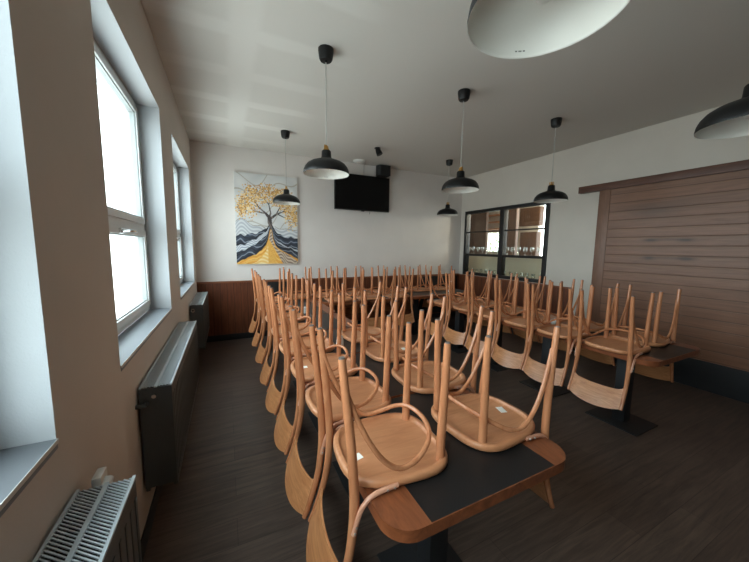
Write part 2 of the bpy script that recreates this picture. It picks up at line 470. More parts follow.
# ---- sliding plank door on the right wall
t = bpy.data.objects.new('door_1', None); COL.objects.link(t)
struct(t, 'wide brown sliding door of horizontal planks on the right wall', 'door')
bm = B(); box(bm, XR-.05, XR-.004, -1.3, 2.505, .34, 2.47); obj('plank_panel', bm, M['door'], t, smooth=False)
bm = B(); box(bm, XR-.056, XR-.002, 2.505, 2.65, .34, 2.47, bev=.003); obj('door_stile', bm, M['door_stile'], t)
bm = B(); box(bm, XR-.09, XR-.001, -1.4, 2.93, 2.44, 2.535, bev=.004); struct(obj('trim_7', bm, M['rail']), 'brown wooden track cover above the sliding door', 'trim')
bm = B(); box(bm, XR-.05, XR, -1.4, 2.69, 0, .335, bev=.003); struct(obj('trim_8', bm, M['black_plinth']), 'black plinth below the sliding door', 'plinth')

# ------------------------------------------------------------------ radiators
def radiator(y0, y1, label, valve):
    x0, x1, z0, z1 = XL+.010, XL+.156, .265, .85
    yc = (y0+y1)/2
    t = thing('radiator', label, 'radiator', (x0, yc, z0), 0, 'radiators under the windows')
    ln = y1-y0
    def lb(x0_, x1_, a, b, z0_, z1_): return (x0_-x0, x1_-x0, a-yc, b-yc, z0_-z0, z1_-z0)
    bm = B(); box(bm, *lb(x1-.022, x1, y0+.004, y1-.004, z0, z1-.012), bev=.006)
    n = int(ln/.05)
    for k in range(n):                       # shallow pressed channels
        yy = y0+.03+(ln-.06)*k/(n-1)
        box(bm, *lb(x1-.002, x1+.003, yy-.008, yy+.008, z0+.05, z1-.06), bev=.002)
    obj('front_panel', bm, M['radiator'], t)
    bm = B(); box(bm, *lb(x0, x0+.02, y0+.004, y1-.004, z0, z1-.012), bev=.005); obj('rear_panel', bm, M['radiator'], t)
    for a, b in ((y0, y0+.006), (y1-.006, y1)):
        bm = B(); box(bm, *lb(x0, x1-.002, a, b, z0+.02, z1-.008), bev=.002); obj('side_panel', bm, M['radiator'], t)
    bm = B(); box(bm, *lb(x0+.022, x1-.024, y0+.01, y1-.01, z0+.03, z1-.03)); obj('convector_core', bm, M['rad_dark'], t)
    bm = B()
    for a, b in ((x0, x0+.009), (x1-.009, x1), ((x0+x1)/2-.006, (x0+x1)/2+.006)): box(bm, *lb(a, b, y0, y1, z1-.008, z1))
    ns = int(ln/.0115)
    lo, hi = y0+.004-yc, y1-.004-yc
    for k in range(ns+5):                    # slanted louvres either side of the middle bar
        yb = lo-.049+(hi-lo+.049)*k/(ns+4)
        for a, b in ((.008, .068), (.078, .138)):
            sl = (b-a)/.049                  # the bar runs from (a, yb+.049) down to (b, yb)
            p, q = a, b
            if yb+.049 > hi-.005: p = a+(yb+.049-hi+.005)*sl
            if yb < lo: q = b-(lo-yb)*sl
            if q-p < .004: continue
            ya, ye = yb+(b-p)/sl, yb+(b-q)/sl
            prism(bm, [(p, ya), (p, ya+.0045), (q, ye+.0045), (q, ye)], z1-.004-z0, z1-.001-z0)
    obj('top_grille', bm, M['rad_grille'], t, smooth=False)
    for zz in (z0+.06, z0+.47):              # wall brackets
        for yy in (y0+.18, y1-.18):
            bm = B(); box(bm, -.009, .002, yy-.02-yc, yy+.02-yc, zz-z0, zz+.03-z0); obj('wall_bracket', bm, M['radiator'], t)
    if valve == 'plug':
        bm = B(); tube(bm, [(.065, y0-yc+.002, z1-z0-.05), (.065, y0-yc-.012, z1-z0-.05)], .011, 12); obj('vent_plug', bm, M['chrome'], t)
        bm = B(); tube(bm, [(-.009, y0-.03-yc, .5), (.03, y0-.03-yc, .5), (.03, y0+.01-yc, .5)], .011, 10); obj('pipe_stub', bm, M['radiator'], t)
    elif valve == 'ring':
        bm = B(); tube(bm, [(.035, y0-yc+.002, z1-z0-.07), (.035, y0-yc-.02, z1-z0-.07)], .022, 14); vr = obj('valve', bm, M['chrome'], t)
        bm = B(); tube(bm, [(.035, y0-yc-.0195, z1-z0-.07), (.035, y0-yc-.024, z1-z0-.07)], .012, 12); obj('valve_cap', bm, M['rad_dark'], vr)
    else:
        bm = B(); tube(bm, [(.06, y1-yc-.002, z1-z0-.03), (.06, y1-yc+.03, z1-z0-.03), (.06, y1-yc+.05, z1-z0-.02)], .016, 12)
        box(bm, .03, .055, y1-yc+.012, y1-yc+.07, z1-z0-.02, z1-z0+.012, bev=.006); obj('thermostat', bm, M['white_plastic'], t)
    return t
radiator(-.20, 1.150, 'grey panel radiator with slotted top nearest the camera, white valve behind', 'knob')
radiator(1.875, 3.41, 'grey panel radiator under the middle window of the left wall', 'plug')
radiator(4.33, 5.50, 'grey panel radiator in the far left corner, round valve on its end', 'ring')

# ------------------------------------------------------------------ tables
def make_table():
    t = thing('dining_table', '', 'table')
    hx, hy, th = .43, .366, .042
    bm = B(); prism(bm, rrect(-hx, hx, -hy, hy, .10, 10), TT-th, TT)
    es = [e for e in bm.edges if abs(e.verts[0].co.z-e.verts[1].co.z) < 1e-6]
    bmesh.ops.bevel(bm, geom=es, offset=.004, segments=2, affect='EDGES')
    obj('tabletop', bm, M['table_wood'], t)
    bm = B(); box(bm, -.294, .294, -hy+.003, hy-.003, TT-.001, TT+.0008); obj('inlay', bm, M['inlay'], t)
    bm = B(); box(bm, -.05, .05, -.05, .05, .011, TT-th-.008, bev=.003); obj('column', bm, M['steel_black'], t)
    bm = B(); box(bm, -.15, .15, -.15, .15, TT-th-.008, TT-th); obj('top_plate', bm, M['steel_black'], t)
    bm = B(); box(bm, -.188, .188, -.21, .21, 0, .011, bev=.002); obj('base_plate', bm, M['steel_black'], t)
    return t
tab0 = make_table(); first = [True]
def place_table(x, y, rz, label, group):
    o = tab0 if first[0] else copy_tree(tab0); first[0] = False
    o.location = (x, y, 0); o.rotation_euler.z = rz; tag(o, label, 'table', group); return o
for i in range(6):
    place_table(.833, .68+.366+.75*i, 0, 'wood-edged black dining table in the long left row, '+(ORD[i] if i < 5 else 'in the back left corner'), 'tables of the left row')
for i in range(4):
    place_table(3.30, 1.06+.366+.75*i, 0, 'wood-edged black dining table in the right row by the sliding door, '+ORD[i], 'tables of the right row')
for i in range(4):
    place_table(1.30+.375+.75*i, 4.77, PI/2, 'wood-edged black dining table in the row along the back wall, %s from the left' % NTH[i], 'tables of the back row')

# ------------------------------------------------------------------ chairs (upturned; local z=0 lies on the tabletop, +x is the chair's back)
def seat_ring(inset, n=44):
    out = []
    for k in range(n):
        a = 2*PI*k/n; c, s = math.cos(a), math.sin(a); e = 2/3.1
        X = ((.224 if c > 0 else .211)-inset)*math.copysign(abs(c)**e, c)
        wd = .207-.010*(X/.2)
        Y = (wd-inset)*math.copysign(abs(s)**e, s)
        out.append((X, Y))
    return out
def make_chair():
    t = thing('bentwood_chair', '', 'chair')
    bm = B()
    prof = [(.02, 0), (.006, .003), (0, .010), (0, .026), (.004, .033), (.010, .035), (.021, .0345), (.026, .024), (.034, .0205), (.09, .020), (.15, .020)]
    rings = [[bm.verts.new((x, y, z)) for x, y in seat_ring(i)] for i, z in prof]
    for a, b in zip(rings, rings[1:]):
        n = len(a)
        for k in range(n): bm.faces.new((a[k], a[(k+1) % n], b[(k+1) % n], b[k]))
    bm.faces.new(rings[0][::-1]); bm.faces.new(rings[-1])
    obj('seat', bm, M['beech_seat'], t, auto=60)
    for s in (1, -1):
        bm = B()
        pts = spline([(-.152, s*.148, .022), (-.153, s*.149, .10), (-.157, s*.151, .25), (-.160, s*.154, .40), (-.160, s*.157, .488)], 4)
        tube(bm, pts, lerp_list([.0185, .0175, .0165, .0145, .0128], 4), 12)
        lg = obj('front_leg', bm, M['beech'], t)
        bm = B(); tube(bm, [(-.160, s*.157, .4875), (-.160, s*.157, .4925)], .0105, 12); obj('foot_glide', bm, M['glide'], lg)
        bm = B()
        ctrl = [(.252, s*.183, .488), (.241, s*.184, .38), (.224, s*.186, .22), (.212, s*.189, .06), (.210, s*.191, -.03), (.217, s*.193, -.13), (.237, s*.196, -.24), (.274, s*.199, -.355), (.300, s*.2, -.415)]
        pts = spline(ctrl, 4)
        tube(bm, pts, lerp_list([.0128, .0145, .0165, .0175, .0175, .0165, .0145, .0125, .0115], 4), 12)
        rl = obj('rear_post', bm, M['beech'], t)
        bm = B(); tube(bm, [(.2525, s*.185, .4875), (.253, s*.185, .4925)], .0105, 12); obj('foot_glide', bm, M['glide'], rl)
        bm = B()
        pts = spline([(.055, s*.204, .015), (.115, s*.207, .013), (.16, s*.210, .002), (.192, s*.212, -.03), (.207, s*.211, -.075), (.217, s*.208, -.118)], 4)
        tube(bm, pts, .0088, 10)
        br = obj('bent_brace', bm, M['beech_pink'], t)
        bm = B()
        for p in ((.07, .2125, .015), (.098, .2145, .0145)): lathe(bm, [(0, .003), (.003, .002), (.0042, 0), (.0042, -.004), (0, -.004)], 8, p[0], s*p[1], p[2])
        for p in ((.210, .2195, -.085), (.215, .217, -.107)): lathe(bm, [(0, .004), (.003, .003), (.0042, 0), (.003, -.003), (0, -.004)], 8, p[0], s*p[1], p[2])
        obj('screw_heads', bm, M['screw'], br)
    half = [(.240, .176, .385), (.214, .181, .31), (.165, .188, .20), (.105, .190, .108), (.04, .187, .060), (-.03, .178, .068), (-.088, .152, .096), (-.124, .108, .116), (-.140, .055, .124)]
    ctrl = half+[(-.144, 0, .126)]+[(x, -y, z) for x, y, z in half[::-1]]
    bm = B(); tube(bm, spline(ctrl, 5), .0098, 10); obj('stretcher_hoop', bm, M['beech'], t)
    # curved plywood back panel with shouldered upper edge and bellied lower edge
    bm = B(); n, mrows, th = 28, 6, .0045
    def px(z):
        K = ((-.13, .217), (-.24, .237), (-.355, .274), (-.415, .300), (-.50, .343))
        for (za, xa), (zb, xb) in zip(K, K[1:]):
            if z >= zb: return xa+(za-z)/(za-zb)*(xb-xa)
        return .358
    rows = []
    for j in range(mrows+1):
        row = []
        for i in range(n+1):
            u = -1+2*i/n; y = u*.1975
            ed = max(0, abs(u)-.72)/.28
            top = -.268-.010*(1-u*u)+.030*ed**2
            bot = -.408-.034*(1-abs(u)**2.2)
            z = top+(bot-top)*j/mrows
            x = px(z)+.024*(1-u*u)
            row.append((Vector((x-th, y, z)), Vector((x+th, y, z))))
        rows.append(row)
    fr = [[bm.verts.new(p[0]) for p in r] for r in rows]; bk = [[bm.verts.new(p[1]) for p in r] for r in rows]
    for j in range(mrows):
        for i in range(n):
            bm.faces.new((fr[j][i], fr[j][i+1], fr[j+1][i+1], fr[j+1][i])); bm.faces.new((bk[j][i], bk[j+1][i], bk[j+1][i+1], bk[j][i+1]))
    for i in range(n):
        bm.faces.new((fr[0][i], bk[0][i], bk[0][i+1], fr[0][i+1])); bm.faces.new((fr[-1][i], fr[-1][i+1], bk[-1][i+1], bk[-1][i]))
    for j in range(mrows):
        bm.faces.new((fr[j][0], fr[j+1][0], bk[j+1][0], bk[j][0])); bm.faces.new((fr[j][-1], bk[j][-1], bk[j+1][-1], fr[j+1][-1]))
    obj('backrest', bm, M['beech_back'], t, auto=50)
    return t
ch0 = make_chair(); cfirst = [True]
proto_seat = [c for c in ch0.children if c.name.startswith('seat')][0]
bm = B(); box(bm, -.026, .026, -.017, .017, 0, .0008); stk_mesh_obj = obj('label_sticker', bm, M['sticker'])
sticker_mesh = stk_mesh_obj.data; bpy.data.objects.remove(stk_mesh_obj)
def place_chair(x, y, rz, label, group, sticker=None):
    if cfirst[0]: o = ch0; cfirst[0] = False
    else: o = copy_tree(ch0)
    for c in o.children_recursive:
        if c.name.startswith('label_sticker'): bpy.data.objects.remove(c)
    o.location = (x, y, TT+.0012); o.rotation_euler.z = rz; tag(o, label, 'chair', group)
    if sticker:
        seat = [c for c in o.children if c.name.startswith('seat')][0]
        s = bpy.data.objects.new('label_sticker', sticker_mesh); COL.objects.link(s); s.parent = seat
        s.location = (sticker[0], sticker[1], .0206); s.rotation_euler.z = sticker[2]; s['label'] = 'white paper sticker'
    return o
R = math.radians
NOTE = {'L': 'on window side of left table row', 'M': 'on aisle side of left table row',
        'R': 'on aisle side of right table row', 'W': 'on door side of right table row',
        'F': 'on near side of back table row', 'K': 'on wall side of back table row'}
GRP = {'L': 'upturned chairs on the window side of the left row', 'M': 'upturned chairs on the aisle side of the left row',
       'R': 'upturned chairs on the aisle side of the right row', 'W': 'upturned chairs on the door side of the right row',
       'F': 'upturned chairs on the near side of the back row', 'K': 'upturned chairs on the wall side of the back row'}
Ls = [(.583, 1.040, -5), (.578, 1.50, 1), (.583, 1.97, -1), (.582, 2.46, 1), (.586, 2.98, -2), (.592, 3.55, 1), (.597, 4.16, -1), (.60, 4.84, 2)]
Ms = [(1.088, 1.03, 2), (1.145, 1.55, -2), (1.16, 2.07, 1), (1.150, 2.57, -1)]
Rs = [(3.045, 1.405, 2), (3.03, 1.865, 1), (3.035, 2.285, -1), (3.03, 2.72, 1), (3.035, 3.16, -1), (3.03, 3.60, 1)]
Ws = [(3.505, 1.435, 7), (3.49, 1.95, -1), (3.485, 2.40, 1), (3.49, 2.85, -2), (3.485, 3.29, 1), (3.49, 3.73, 0)]
Fs = [(1.58, 4.545, 1), (2.09, 4.55, -1), (2.62, 4.545, 1)]
Ks = [(1.03, 4.995, -1), (1.50, 5.0, 1), (1.97, 5.0, -2), (2.45, 5.005, 1), (2.93, 5.0, 0), (3.42, 5.0, 2), (3.92, 5.0, -1)]
STK = {('L', 0): (.155, .03, .3), ('L', 1): (.14, .0, .2), ('M', 0): (.15, .006, 1.25), ('M', 2): (.11, -.017, 1.4), ('L', 2): (.14, -.03, 0)}
for key, lst, rz in (('L', Ls, 180), ('M', Ms, 0), ('R', Rs, 180), ('W', Ws, 0), ('F', Fs, -90), ('K', Ks, 90)):
    for i, (x, y, da) in enumerate(lst):
        which = ORD[i] if key in 'LMRW' else '%s from the left' % NTH[i]
        st = STK.get((key, i))
        place_chair(x, y, R(rz+da), 'upturned bentwood chair %s, %s' % (NOTE[key], which), GRP[key], st)

# small things left on the tables
def lathe_thing(name, prof, m, loc, label, cat, seg=20):
    bm = B(); lathe(bm, prof, seg); o = obj(name, bm, m); o.location = loc
    return tag(o, label, cat)
shk = thing('salt_shaker', 'white shaker between the chairs on the left table row', 'shaker', (.835, 2.37, TT+.001))
bm = B(); lathe(bm, [(0, 0), (.030, 0), (.033, .01), (.031, .05), (.026, .075), (0, .075)], 20); obj('jar', bm, M['porcelain'], shk)
bm = B(); lathe(bm, [(.026, .0752), (.0265, .085), (.018, .097), (0, .1)], 20); obj('cap', bm, M['white_plastic'], shk)
shk = thing('pepper_shaker', 'small white shaker far along the left table row', 'shaker', (.87, 3.78, TT+.001))
bm = B(); lathe(bm, [(0, 0), (.026, 0), (.029, .01), (.026, .06), (0, .06)], 16); obj('jar', bm, M['porcelain'], shk)
bm = B(); lathe(bm, [(.0255, .0602), (.024, .075), (0, .085)], 16); obj('cap', bm, M['white_plastic'], shk)
lathe_thing('sugar_bowl', [(0, 0), (.022, 0), (.036, .014), (.042, .035), (.040, .052), (.026, .068), (.006, .074), (.005, .082), (0, .084)], M['porcelain'], (3.258, 2.11, TT+.001),
            'small white covered bowl by the second chair on the right table row', 'bowl')
bm = B()
ringb = []
for r_, z_ in ((.06, 0), (.055, .05), (.04, .11), (.022, .17), (.007, .21)):
    ringb.append([bm.verts.new((r_*(1+.22*math.cos(5*2*PI*k/40))*math.cos(2*PI*k/40), r_*(1+.22*math.cos(5*2*PI*k/40))*math.sin(2*PI*k/40), z_)) for k in range(40)])
for a, b in zip(ringb, ringb[1:]):
    for k in range(40): bm.faces.new((a[k], a[(k+1) % 40], b[(k+1) % 40], b[k]))
bm.faces.new(ringb[0][::-1]); bm.faces.new(ringb[-1])
nap = obj('folded_napkin', bm, M['paper']); nap.location = (3.90, 4.62, TT+.001); tag(nap, 'white cloth folded to a cone on the back table row', 'napkin')

# ------------------------------------------------------------------ pendant lamps
ZR = 2.197
def make_lamp():
    t = thing('pendant_lamp', '', 'lamp')
    bm = B(); lathe(bm, [(0, H), (.062, H), (.062, H-.018), (.054, H-.075), (.046, H-.088), (.012, H-.09), (.010, H-.10), (0, H-.10)], 28); obj('ceiling_canopy', bm, M['lamp_black'], t)
    bm = B(); tube(bm, [(0, 0, H-.09), (0, 0, ZR+.235)], .0042, 8); obj('cord', bm, M['cord'], t)
    bm = B()
    lathe(bm, [(.1905, ZR), (.1915, ZR+.006), (.188, ZR+.030), (.178, ZR+.055), (.158, ZR+.080), (.128, ZR+.099), (.092, ZR+.112), (.062, ZR+.120), (.046, ZR+.128), (.041, ZR+.142), (.039, ZR+.185), (.034, ZR+.192), (.012, ZR+.193), (0, ZR+.193)], 56)
    sh = obj('lamp_shade', bm, M['lamp_black'], t, auto=50)
    bm = B()
    lathe(bm, [(.1905, ZR), (.1875, ZR+.001), (.186, ZR+.006), (.183, ZR+.029), (.173, ZR+.053), (.154, ZR+.076), (.125, ZR+.095), (.090, ZR+.108), (.060, ZR+.115), (.035, ZR+.118), (0, ZR+.119)], 56)
    obj('white_lining', bm, M['lamp_white'], sh, auto=60)
    bm = B(); lathe(bm, [(0, ZR+.118), (.020, ZR+.118), (.020, ZR+.085), (.028, ZR+.075), (.030, ZR+.055), (.020, ZR+.036), (0, ZR+.030)], 20); obj('bulb', bm, M['lamp_white'], t)
    bm = B(); lathe(bm, [(.0, ZR+.1935), (.026, ZR+.1935), (.024, ZR+.205), (.012, ZR+.21), (.010, ZR+.235), (0, ZR+.236)], 18)
    for s in (1, -1):
        tube(bm, [(s*.020, 0, ZR+.195), (s*.024, 0, ZR+.215), (s*.020, 0, ZR+.235)], .005, 8)
    obj('brass_neck', bm, M['brass'], t)
    return t
lamp0 = make_lamp(); lf = [True]
lamps = [(.763, .585, 'black dome pendant lamp overhead, its white inside filling the top edge'),
         (.785, 2.57, 'black dome pendant lamp over the left row, in front of the television'),
         (.80, 4.55, 'black dome pendant lamp hanging in front of the tree painting'),
         (2.30, .60, 'black dome pendant lamp cut by the right edge of the photo'),
         (2.235, 2.57, 'black dome pendant lamp in the middle of the room'),
         (3.70, 2.57, 'black dome pendant lamp in front of the bar window'),
         (3.71, 4.58, 'small far black dome pendant lamp near the back right corner')]
for i, (x, y, lab) in enumerate(lamps):
    o = lamp0 if lf[0] else copy_tree(lamp0); lf[0] = False
    o.location = (x, y, 0); o.rotation_euler.z = R(20+i*17); tag(o, lab, 'lamp', 'pendant lamps hung in a grid')
    if i == 0:                               # tiny printed line inside the rim
        bm = B()
        a0 = R(53)-o.rotation_euler.z
        for k in range(9):
            if k in (2, 6): continue
            a = a0+k*.018
            rr = .1838
            u = Vector((-math.sin(a), math.cos(a), 0)); c = Vector((rr*math.cos(a), rr*math.sin(a), ZR+.018))
            vs = [bm.verts.new(c+u*dx+Vector((0, 0, dz))) for dx, dz in ((-.0014, -.002), (.0014, -.002), (.0014, .002), (-.0014, .002))]
            bm.faces.new(vs)
        p = obj('rim_print', bm, M['print'], o, smooth=False); p['label'] = 'tiny grey printed line'
# a ceiling rose whose lamp is missing
t = thing('ceiling_rose', 'black ceiling rose without a lamp, above the television', 'ceiling fitting', (2.25, 4.58, H))
bm = B(); lathe(bm, [(0, 0), (.05, 0), (.05, -.012), (0, -.012)], 24); obj('mount_plate', bm, M['lamp_black'], t)
bm = B(); tube(bm, [(0, 0, -.012), (.012, -.01, -.05), (.03, -.025, -.105)], [.035, .045, .05], 20); obj('cup', bm, M['lamp_black'], t)

# ------------------------------------------------------------------ television, speaker, detector
tv = thing('television', 'wide black flat television on the back wall', 'television', (2.409, YB, 2.62))
bm = B(); box(bm, -.571, .571, -.10, -.055, -.33, .335, bev=.006); obj('case', bm, M['tv_case'], tv)
bm = B(); box(bm, -.559, .559, -.1012, -.099, -.312, .324); obj('screen', bm, M['tv_screen'], tv)
bm = B(); box(bm, -.2, .2, -.055, 0, -.2, .2, bev=.004); obj('wall_mount', bm, M['tv_case'], tv)
bm = B(); box(bm, -.03, .03, -.098, -.07, -.345, -.328, bev=.003); obj('sensor_bar', bm, M['tv_case'], tv)
bm = B(); tube(bm, spline([(.17, -.04, -.33), (.172, -.035, -.36), (.165, -.03, -.385)], 4), .004, 8); obj('cable', bm, M['tv_case'], tv)
spk = thing('wall_speaker', 'black speaker mounted high on the back wall over the television', 'speaker', (2.80, YB, 3.07))
bm = B(); pts = []
for k in range(9): a = PI/2+PI*k/8; pts.append((-.04+.10*math.cos(a), -.15+.10*math.sin(a)))
prism(bm, [(.115, -.05)]+[(x, y) for x, y in pts]+[(.115, -.25)], -.105, .085); obj('cabinet', bm, M['speaker'], spk)
bm = B(); box(bm, -.1, .1, -.2525, -.2495, -.09, .07, bev=.001); obj('grille', bm, M['speaker'], spk)
bm = B(); box(bm, -.03, .03, -.06, 0, -.03, .03, bev=.003); obj('bracket', bm, M['speaker'], spk)
t = thing('smoke_detector', 'white round detector on the ceiling left of the speaker', 'detector', (2.27, 5.38, H))
bm = B(); lathe(bm, [(0, 0), (.11, 0), (.11, -.018), (.09, -.035), (.03, -.042), (0, -.042)], 28); obj('housing', bm, M['white_plastic'], t)
bm = B(); tube(bm, spline([(.10, .0, -.012), (.17, .1, -.01), (.19, .2, -.02), (.19, .2105, -.08), (.19, .2105, -.20)], 5), .005, 8); obj('cable', bm, M['cord'], t)

# ------------------------------------------------------------------ canvas painting of a gold tree
def build_painting():
    t = thing('canvas_painting', 'tall canvas painting of a gold-leaved tree over dark waves', 'painting', (.656, YB-.003, 1.278))
    Wd, Ht = 1.014, 1.501
    bm = B(); box(bm, -Wd/2, Wd/2, -.035, 0, 0, Ht, bev=.003); obj('stretcher_canvas', bm, M['paper'], t)
    NX, NZ = 200, 296
    rnd = random.Random(5)
    # branches: list of segments (x0,z0,x1,z1,r0,r1) in unit coordinates (u 0..1, v 0..1.48)
    segs = []; tips = []
    def grow(x, z, a, ln, r, d):
        x2 = x+ln*math.cos(a); z2 = z+ln*math.sin(a)
        segs.append((x, z, x2, z2, r, r*.68))
        if d == 0: tips.append((x2, z2)); return
        k = 2 if d > 1 else 3
        for i in range(k):
            grow(x2, z2, a+rnd.uniform(-.32, .32)+(i-(k-1)/2)*.75, ln*rnd.uniform(.66, .82), r*.66, d-1)
        if d < 4: tips.append((x2, z2))
    segs.append((.55, .60, .535, .70, .016, .036)); segs.append((.535, .70, .53, .78, .036, .030)); segs.append((.53, .78, .47, .85, .027, .018)); segs.append((.54, .76, .64, .84, .022, .016)); segs.append((.53, .78, .55, .86, .016, .013))
    grow(.47, .85, R(138), .15, .014, 4); grow(.55, .86, R(100), .14, .011, 4); grow(.64, .84, R(25), .13, .012, 4); grow(.64, .84, R(62), .14, .011, 4); grow(.46, .85, R(172), .15, .010, 3); grow(.68, .84, R(-25), .12, .009, 3)
    leaves = []
    for (x, z) in tips:
        for k in range(5): leaves.append((x+rnd.gauss(0, .035), z+rnd.gauss(0, .032), rnd.uniform(.006, .013), rnd.random()))
    for k in range(900):                     # fill the crown
        a = rnd.uniform(-.1, PI+.1); rr = rnd.uniform(.55, 1)
        leaves.append((.53+.45*rr*math.cos(a), .88+.40*rr*math.sin(a)+rnd.uniform(-.14, .03), rnd.uniform(.005, .012), rnd.random()))
    grid = {}
    for l in leaves: grid.setdefault((int(l[0]*20), int(l[1]*20)), []).append(l)
    GOLD = [(204, 156, 84), (222, 180, 112), (176, 124, 62), (232, 204, 150)]
    def mix(a, b, f): return tuple(x+(y-x)*f for x, y in zip(a, b))
    def wob(u, v): return .5+.25*math.sin(9*u+3*math.sin(4*v+1.7))+.25*math.sin(13*v+4*math.sin(5*u))
    def pl(x, P):
        for (xa, ya), (xb, yb) in zip(P, P[1:]):
            if x <= xb: return ya+(yb-ya)*max(0, (x-xa))/(xb-xa)
        return P[-1][1]
    RIDGE = [(0, .305), (.06, .33), (.14, .322), (.24, .345), (.33, .345), (.42, .385), (.49, .42), (.54, .462), (.57, .45), (.62, .385), (.68, .345), (.78, .31), (.88, .318), (.95, .30), (1, .305)]
    MOUND = [(0, .015), (.08, .05), (.2, .085), (.3, .115), (.39, .16), (.46, .22), (.50, .29), (.535, .40), (.55, .455), (.565, .39), (.585, .29), (.62, .22), (.70, .165), (.82, .125), (.92, .085), (1, .06)]
    def color(u, v):
        h = v/1.48
        bg = mix((214, 213, 210), (196, 197, 197), wob(u*1.3, v*1.6))
        if math.sin(26*v+4*math.sin(4*u+.6)+2*math.sin(11*u+3*v)) > .965: bg = mix(bg, (150, 138, 116), .55)
        c = bg
        cl = .44+.05*math.sin(8*u+.6)+.025*math.sin(19*u) if u < .5 else .45+.06*math.sin(7*u-1.2)+.02*math.sin(17*u)
        if h < cl and abs(u-.54) > .07:
            q = math.sin((cl-h)*150+2*math.sin(9*u)+1.5*math.sin(23*u))
            c = mix((166, 170, 176), (208, 209, 210), .5+.5*q)
            if h > cl-.006: c = (140, 130, 112)
        jit = .006*math.sin(37*u)+.004*math.sin(71*u+2)
        rg = pl(u, RIDGE)+jit; md = pl(u, MOUND)+.5*jit
        if h < rg:
            f = rg-h; tot = max(rg-md, .02); t = f/tot
            n_ = math.sin(t*21+3.0*math.sin(7*u+1)+1.3*math.sin(19*u+5*t))
            c = mix((26, 31, 40), (52, 61, 76), .5+.5*math.sin(t*9+6*u))
            if n_ > .86: c = (128, 136, 148)
            elif n_ < -.93: c = (22, 26, 34)
            if u < .54:                      # pale breaking wave on the left slope
                w_ = .42+.10*math.sin(9*u+.8); b_ = abs(t-w_)
                if b_ < .12: c = mix((222, 224, 226), (120, 132, 150), (.5+.5*math.sin(60*t+9*math.sin(14*u)))*.75)
            elif abs(t-.62) < .035+.02*math.sin(20*u): c = (182, 188, 196)
        if h < md:
            f = md-h
            c = mix((222, 158, 62), (236, 192, 108), .5+.5*math.sin(f*110+3*math.sin(9*u)))
            if f < .007: c = (128, 90, 48)
            elif math.sin(f*210+5*math.sin(8*u+f*9)) > .95: c = (176, 118, 52)
            inner = pl(u, MOUND)-.055-.03*math.sin(6*u)
            if u > .575+(.21-h)*.8 and h < inner+.01:
                q = math.sin(170*(h+.25*u)+5*math.sin(16*u)+2*math.sin(41*u)); c = mix((126, 106, 92), (206, 190, 170), .5+.5*q)
            elif u < .5 and h < inner-.01:
                q = math.sin(150*h+6*math.sin(12*u)); c = mix((230, 186, 104), (240, 218, 168), .5+.5*q)
        for (x0, z0, x1, z1, r0, r1) in segs:
            if u < min(x0, x1)-.04 or u > max(x0, x1)+.04 or v < min(z0, z1)-.04 or v > max(z0, z1)+.04: continue
            dx, dz = x1-x0, z1-z0; tt = max(0, min(1, ((u-x0)*dx+(v-z0)*dz)/(dx*dx+dz*dz)))
            r = r0+(r1-r0)*tt
            if math.hypot(u-x0-dx*tt, v-z0-dz*tt) < max(r, .0042):
                c = (66, 58, 56) if math.sin(60*u+30*v) < .5 else (112, 100, 94)
        gx, gz = int(u*20), int(v*20)
        for i in (-1, 0, 1):
            for j in (-1, 0, 1):
                for (x, z, r, h) in grid.get((gx+i, gz+j), ()):
                    if (u-x)**2+(v-z)**2 < r*r: c = GOLD[int(h*3.99)]
        return c
    verts = []; faces = []; cols = []
    for j in range(NZ+1):
        for i in range(NX+1):
            u, v = i/NX, j/NX
            verts.append(((u-.5)*Wd*.996, -.0356, .003+v*Wd*.996))
            c = srgb(*color(u, j/NZ*1.48)); cols.append(c)
    zmax = verts[-1][2]
    verts = [(x, y, .003+(z-.003)*(Ht-.006)/(zmax-.003)) for x, y, z in verts]
    W1 = NX+1
    for j in range(NZ):
        for i in range(NX): faces.append((j*W1+i, j*W1+i+1, (j+1)*W1+i+1, (j+1)*W1+i))
    me = bpy.data.meshes.new('painted_face'); me.from_pydata(verts, [], faces)
    at = me.color_attributes.new('paint', 'FLOAT_COLOR', 'POINT')
    at.data.foreach_set('color', [x for c in cols for x in c])
    m = mat('oil_paint', (1, 1, 1, 1), .55); a = N(m, 'ShaderNodeVertexColor', layer_name='paint'); L(m, a.outputs['Color'], bsdf(m).inputs['Base Color'])
    me.materials.append(m)
    o = bpy.data.objects.new('painted_face', me); COL.objects.link(o); o.parent = t
build_painting()

